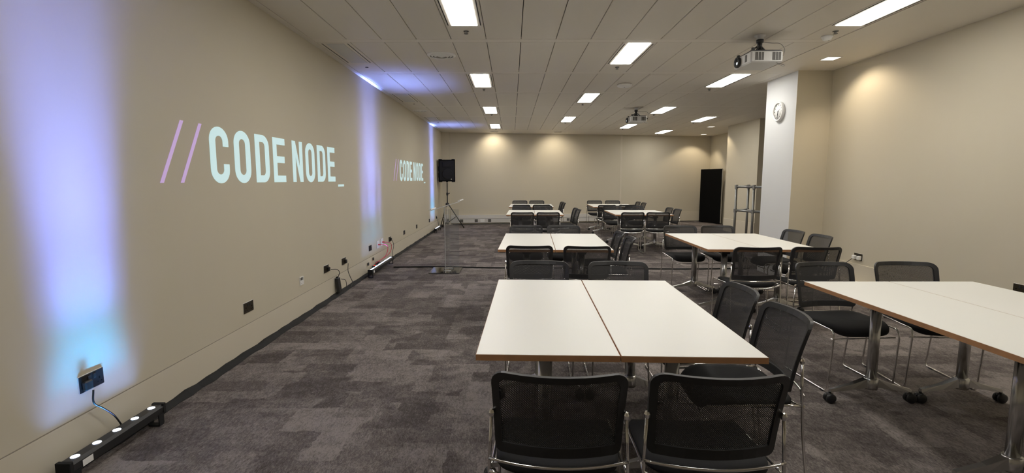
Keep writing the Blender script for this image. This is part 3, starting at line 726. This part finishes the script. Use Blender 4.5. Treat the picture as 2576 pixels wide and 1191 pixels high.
# ------------------------------------------------------------------ tables
TW, TD, TZ = .588, 1.53, .74
def make_table():
    t = thing('folding_table', 'x y z w', 'table')
    b = .0025
    tp = MB().rbox(-TW / 2 + b, TW / 2 - b, -TD / 2 + b, TD / 2 - b, TZ - .026, TZ, .0012).build('tabletop', 'laminate', t)
    m = MB(); e = .0012
    m.box(-TW / 2 + e, TW / 2 - e, -TD / 2 + e, -TD / 2 + b, TZ - .0265, TZ - .0015); m.box(-TW / 2 + e, TW / 2 - e, TD / 2 - b, TD / 2 - e, TZ - .0265, TZ - .0015)
    m.box(-TW / 2 + e, -TW / 2 + b, -TD / 2 + b, TD / 2 - b, TZ - .0265, TZ - .0015); m.box(TW / 2 - b, TW / 2 - e, -TD / 2 + b, TD / 2 - b, TZ - .0265, TZ - .0015)
    m.build('edge_band', 'ply', tp)
    YL = .46
    for s in (-1, 1):
        y = s * YL
        MB().lathe([(.034, .145), (.034, .66)], 18, Matrix.Translation((0, y, 0)) @ Matrix.Diagonal((1, .72, 1, 1))).build('column', 'steel', t)
        MB().rbox(-.045, .045, y - .05, y + .05, .652, .690, .006).build('hinge_block', 'black_plastic', t)
        MB().rbox(-.20, .20, y - .03, y + .03, .690, TZ - .0265, .003).build('support_bracket', 'black_plastic', t)
        f = MB().lathe([(.040, .095), (.042, .11), (.042, .16), (.036, .168)], 18, Matrix.Translation((0, y, 0))).build('foot', 'steel', t)
        for d in (-1, 1):
            vs = []
            for xx, hw, z0, z1 in ((.03, .026, .108, .165), (.13, .021, .092, .125), (.262, .015, .070, .090)):
                vs += [(d * xx, y - hw, z0), (d * xx, y + hw, z0), (d * xx, y + hw * .75, z1), (d * xx, y - hw * .75, z1)]
            fs = [[0, 1, 2, 3], [8, 11, 10, 9]] + [[a + k, a + (k + 1) % 4, a + 4 + (k + 1) % 4, a + 4 + k] for a in (0, 4) for k in range(4)]
            MB().add(vs, fs, False).build('foot_arm', 'steel', f)
            cst = MB()
            cst.lathe([(.001, -.011), (.024, -.011), (.031, -.006), (.031, .006), (.024, .011), (.001, .011)], 20, Matrix.Translation((d * .262, y - .020, .031)) @ Matrix.Rotation(math.pi / 2, 4, 'X'), cap=False)
            cst.lathe([(.001, -.011), (.024, -.011), (.031, -.006), (.031, .006), (.024, .011), (.001, .011)], 20, Matrix.Translation((d * .262, y + .012, .031)) @ Matrix.Rotation(math.pi / 2, 4, 'X'), cap=False)
            cst.lathe([(.020, .030), (.024, .050), (.018, .062), (.009, .064), (.009, .074)], 12, Matrix.Translation((d * .262, y - .004, 0)))
            cst.build('caster', 'black_plastic', t)
    MB().tube([(0, -YL, .632), (0, YL, .632)], .016, 12).build('beam', 'steel', t)
    MB().tube([(.05, -YL + .02, .668), (.05, YL - .02, .668)], .009, 8).build('tilt_bar', 'black_plastic', t)
    MB().rbox(.03, .07, -.09, .09, .672, TZ - .0265, .004).build('release_lever', 'black_plastic', t)
    for sx in (-1, 1):
        for sy in (-1, 1): MB().rbox(sx * .25 - .03, sx * .25 + .03, sy * .72 - .014, sy * .72 + .014, TZ - .036, TZ - .0265, .003).build('linking_pad', 'black_plastic', t)
    return t
tab0 = make_table(); tab_used = [False]
def table_pair(cx, cy, rot, row_, ordw):
    for s, half in ((-1, 'logo-wall half' if row_ == 'logo' else 'aisle half'), (1, 'aisle half' if row_ == 'logo' else 'column half')):
        o = copy_tree(tab0) if tab_used[0] else tab0; tab_used[0] = True
        off = Vector((s * (TW / 2 + .001), 0)); c, sn = math.cos(rot), math.sin(rot)
        o.location = (cx + off.x * c, cy + off.x * sn, 0); o.rotation_euler = (0, 0, rot)
        o['label'] = 'white wheeled table, %s of the %s pair from back wall, %s row' % (half, ordw, row_)
        o['group'] = 'white wheeled tables pushed together in pairs'
ROWN = {'logo': 'logo-wall', 'column': 'column-side'}
def chairs(row_, ordw, near=(), far=(), side=()):
    g = 'black mesh stacking chairs around the tables'
    halves = ('logo-wall half', 'aisle half') if row_ == 'logo' else ('aisle half', 'column half')
    for lst, txt, rot0 in ((near, 'with its back to the front wall', 0), (far, 'on the back-wall side', math.pi)):
        for (x, y, rz), hf in zip(lst, halves):
            chair(x, y, rot0 + R(rz), 'black mesh chair %s, %s, %s table from back wall, %s row' % ('facing back wall' if rot0 == 0 else 'backing to back wall', hf, ordw, row_), g)
    for (x, y, rz), hf in zip(side, ('front half', 'back-wall half')):
        chair(x, y, math.pi / 2 + R(rz), 'black mesh chair facing logo wall, %s, %s table from back wall, %s row' % (hf, ordw, row_), g)
table_pair(.468, 2.70, R(-2.0), 'logo', 'fourth')
table_pair(.478, 5.76, R(-2.4), 'logo', 'third')
table_pair(.500, 10.85, R(-2), 'logo', 'second')
table_pair(.540, 13.75, R(-2), 'logo', 'nearest')
table_pair(2.635, 2.65, R(0), 'column', 'fourth')
table_pair(2.610, 5.78, R(-1.2), 'column', 'third')
table_pair(2.730, 10.85, R(-2), 'column', 'second')
table_pair(2.760, 13.75, R(-2), 'column', 'nearest')
chairs('logo', 'fourth', [(.17, 1.81, -3), (.695, 1.80, -2)], [(.20, 3.53, -3), (.80, 3.50, -2)], [(1.085, 2.34, -3), (1.095, 2.845, -2)])
chairs('logo', 'third', [(.18, 4.96, -2), (.735, 4.93, -3)], [(.19, 6.55, -2), (.70, 6.55, -3)], [(1.05, 5.40, -4), (1.05, 5.92, -2)])
chairs('logo', 'second', [(.21, 9.86, 0), (.71, 9.86, 0)], [(.24, 11.75, 0), (.76, 11.73, 0)], [(1.17, 10.50, 3), (1.17, 11.01, 0)])
chairs('logo', 'nearest', [(.25, 12.80, 0), (.76, 12.80, 0)], [(.25, 14.80, 0), (.76, 14.82, 0)], [(1.18, 13.55, 0), (1.18, 14.10, 0)])
chairs('column', 'fourth', [], [(2.37, 3.47, 4), (2.97, 3.49, -4)], [])
chairs('column', 'third', [(2.32, 4.85, -1), (2.89, 4.86, -4)], [(2.30, 6.53, 0), (2.81, 6.53, 0)], [(3.27, 5.60, -4), (3.27, 6.13, 0)])
chairs('column', 'second', [(2.355, 9.86, 0), (2.86, 9.86, -3)], [(2.42, 11.75, 0), (2.95, 11.75, 0)], [(3.33, 10.65, 0), (3.33, 11.20, 0)])
chairs('column', 'nearest', [(2.40, 12.72, 0), (2.93, 12.78, 0)], [(2.50, 14.80, 0), (3.05, 14.82, 0)], [(3.38, 13.60, 0), (3.38, 14.20, 0)])

# ------------------------------------------------------------------ lectern, speaker, clock, screen, railing
t = thing('acrylic_lectern', 'clear acrylic lectern with slanted desk and flat base', 'lectern', (-1.04, 7.83, 0))
MB().rbox(-.245, .235, -.28, .28, 0, .016, .003).build('base_plate', 'acrylic', t)
u_ = MB().box(.010, .028, -.27, .22, .017, 1.03).build('upright_panel', 'acrylic', t)
MB().box(.016, .022, -.272, -.270, .017, 1.03).build('polished_edge', 'acrylic_edge', u_)
MB().box(.030, .20, .05, .066, .017, .98).build('cross_panel', 'acrylic', t)
dk = MB().box(-.23, .24, -.24, .24, -.005, .005).build('desk_panel', 'acrylic', t, (.02, 0, 1.045), (0, R(-17), 0))
for s in (-1, 1): MB().box(s * .232 - .02, s * .232 + .02, -.24, .24, .0055, .022).build('lip', 'acrylic_edge', dk)
MB().box(-.23, .24, -.2425, -.24, -.005, .005).build('polished_edge', 'acrylic_edge', dk)
for bx_, by_ in ((-.03, -.1), (.09, -.1), (-.03, .12), (.09, .12)):
    MB().lathe([(.012, .016), (.012, .04), (.004, .045)], 10, Matrix.Translation((bx_, by_, 0))).build('bolt', 'chrome', t)
    MB().box(min(bx_, .019), max(bx_, .019), by_ - .012, by_ + .012, .0165, .022).build('angle_bracket', 'acrylic_edge', t)

SX, SY = -1.93, 14.95
t = thing('speaker_stand', 'black tripod stand carrying the loudspeaker in the corner', 'speaker stand', (SX, SY, 0))
MB().tube([(0, 0, .12), (0, 0, .75)], .019, 10).build('lower_pole', 'black_plastic', t)
MB().tube([(0, 0, .70), (0, 0, 1.368)], .0155, 10).build('upper_pole', 'black_plastic', t)
MB().lathe([(.03, .98), (.03, 1.06)], 12).build('clamp_collar', 'black_plastic', t); MB().tube([(.02, -.02, 1.02), (.08, -.04, 1.05)], .010, 6).build('clamp_knob', 'black_plastic', t)
MB().lathe([(.045, .66), (.055, .69), (.055, .74), (.03, .76)], 14).build('hub', 'black_plastic', t); MB().lathe([(.03, .14), (.03, .20)], 12).build('lower_hub', 'black_plastic', t)
for a in (3, 122, 238):
    ca, sa = math.cos(R(a)), math.sin(R(a)); rr = .48 if a == 3 else .36
    lg = MB().tube([(.04 * ca, .04 * sa, .70), (rr * ca, rr * sa, .012)], .014, 8).build('leg', 'black_plastic', t)
    MB().tube([(.025 * ca, .025 * sa, .17), (rr * .55 * ca, rr * .55 * sa, .345)], .010, 6).build('brace', 'black_plastic', t)
    MB().rbox(rr * ca - .02, rr * ca + .02, rr * sa - .02, rr * sa + .02, 0, .03, .006).build('rubber_foot', 'black_matt', lg)
t = thing('loudspeaker', 'black loudspeaker cabinet raised on the tripod stand', 'loudspeaker', (SX, SY, 1.375), R(6))
MB().prism([(-.235, -.16), (.235, -.16), (.245, -.14), (.19, .17), (-.19, .17), (-.245, -.14)], 0.02, .66).build('cabinet', 'felt', t)
MB().rbox(-.215, .215, -.175, -.155, .05, .63, .008).build('front_grille', 'black_matt', t)
MB().lathe([(.15, 0), (.16, .010), (.15, .016), (.13, .018)], 28, Matrix.Translation((0.02, -.172, .24)) @ Matrix.Rotation(math.pi / 2, 4, 'X')).build('woofer_ring', 'black_matt', t)
MB().rbox(-.12, .12, -.185, -.172, .44, .58, .006).build('horn', 'black_matt', t)
MB().lathe([(.018, 0), (.018, .003), (.004, .004)], 12, Matrix.Translation((.13, -.175, .085)) @ Matrix.Rotation(math.pi / 2, 4, 'X')).build('badge', 'chrome', t)
for sx in (-1, 1):
    for z0, z1 in ((0, .03), (.645, .675)): MB().rbox(sx * .19 - .05, sx * .19 + .05, -.16, .10, z0, z1, .008).build('corner_bumper', 'black_matt', t)
for zz in (.22, .42): MB().rbox(-.255, -.235, -.10, -.02, zz - .09, zz + .05, .006).build('side_handle', 'black_matt', t)
MB().lathe([(.03, .0), (.03, .02)], 12).build('pole_mount', 'black_matt', t)

t = thing('wall_clock', 'round white wall clock on the white column face', 'clock', (XC0, 7.45, 2.44))
RX = Matrix.Rotation(-math.pi / 2, 4, 'Y')
MB().lathe([(.135, 0), (.142, .006), (.142, .035), (.134, .045), (.120, .045), (.116, .034)], 40, RX, cap=False).build('rim', 'white_plastic', t)
fc = MB().lathe([(.118, .0), (.118, .030), (.001, .0301)], 40, RX).build('dial', 'wall_white', t)
fc.data.materials.clear(); fc.data.materials.append(M['white_plastic'])
for h in range(12):
    a = R(h * 30); cy, cz = math.sin(a), math.cos(a)
    mm = Matrix.Translation((-.0312, -cy * .095, cz * .095)) @ Matrix.Rotation(a, 4, 'X')
    MB().box(-.0008, .0008, -.0035, .0035, -.010, .010, mm).build('hour_mark', 'grille', t)
for nm, a, ln, wd in (('hour_hand', 196, .055, .0045), ('minute_hand', 186, .085, .003), ('second_hand', 55, .06, .0014)):
    mm = Matrix.Translation((-.034, 0, 0)) @ Matrix.Rotation(R(a), 4, 'X')
    MB().box(-.0008, .0008, -wd, wd, -.015, ln, mm).build(nm, 'black_plastic', t)
MB().lathe([(.007, .031), (.007, .037), (.001, .038)], 12, RX).build('hub', 'black_plastic', t)

a_, b_ = Vector((6.46, 17.12, 0)), Vector((6.80, 16.18, 0))
dv = (b_ - a_); wd = dv.length
t = thing('screen_panel', 'tall black felt display board standing across the far corner', 'display board', ((a_ + b_) / 2), math.atan2(dv.y, dv.x))
MB().rbox(-wd / 2, wd / 2, .0, .045, .015, 1.80, .012).build('felt_board', 'felt', t)
MB().box(wd / 2 - .001, wd / 2 + .008, .004, .041, .03, 1.785).build('edge_trim', 'steel', t)
for s in (-1, 1): MB().rbox(s * (wd / 2 - .1) - .03, s * (wd / 2 - .1) + .03, -.05, .10, 0, .015, .003).build('foot', 'black_matt', t)

t = thing('tube_railing', 'grey galvanised tube guard railing with knuckle joints behind the column', 'railing', (0, 0, 0))
P1, P2, P3, P4 = (4.75, 10.55), (5.10, 10.75), (4.93, 10.15), (5.35, 9.55)
ZT_, ZM = 1.30, .80
def tb(pts, nm): MB().tube(pts, .024, 10).build(nm, 'galv', t)
for p in (P1, P2, P3, P4):
    tb([(p[0], p[1], 0), (p[0], p[1], ZT_)], 'post')
    MB().lathe([(.06, 0), (.06, .008), (.034, .012), (.034, .06)], 16, Matrix.Translation((p[0], p[1], 0))).build('base_flange', 'galv', t)
    for z in (ZT_, ZM):
        MB().lathe([(.034, -.045), (.034, .035), (.02, .042)], 12, Matrix.Translation((p[0], p[1], z))).build('knuckle_joint', 'galv', t)
for z in (ZT_, ZM):
    for a, b in ((P1, P3), (P3, P4), (P1, P2), (P2, P3)): tb([(a[0], a[1], z), (b[0], b[1], z)], 'rail')
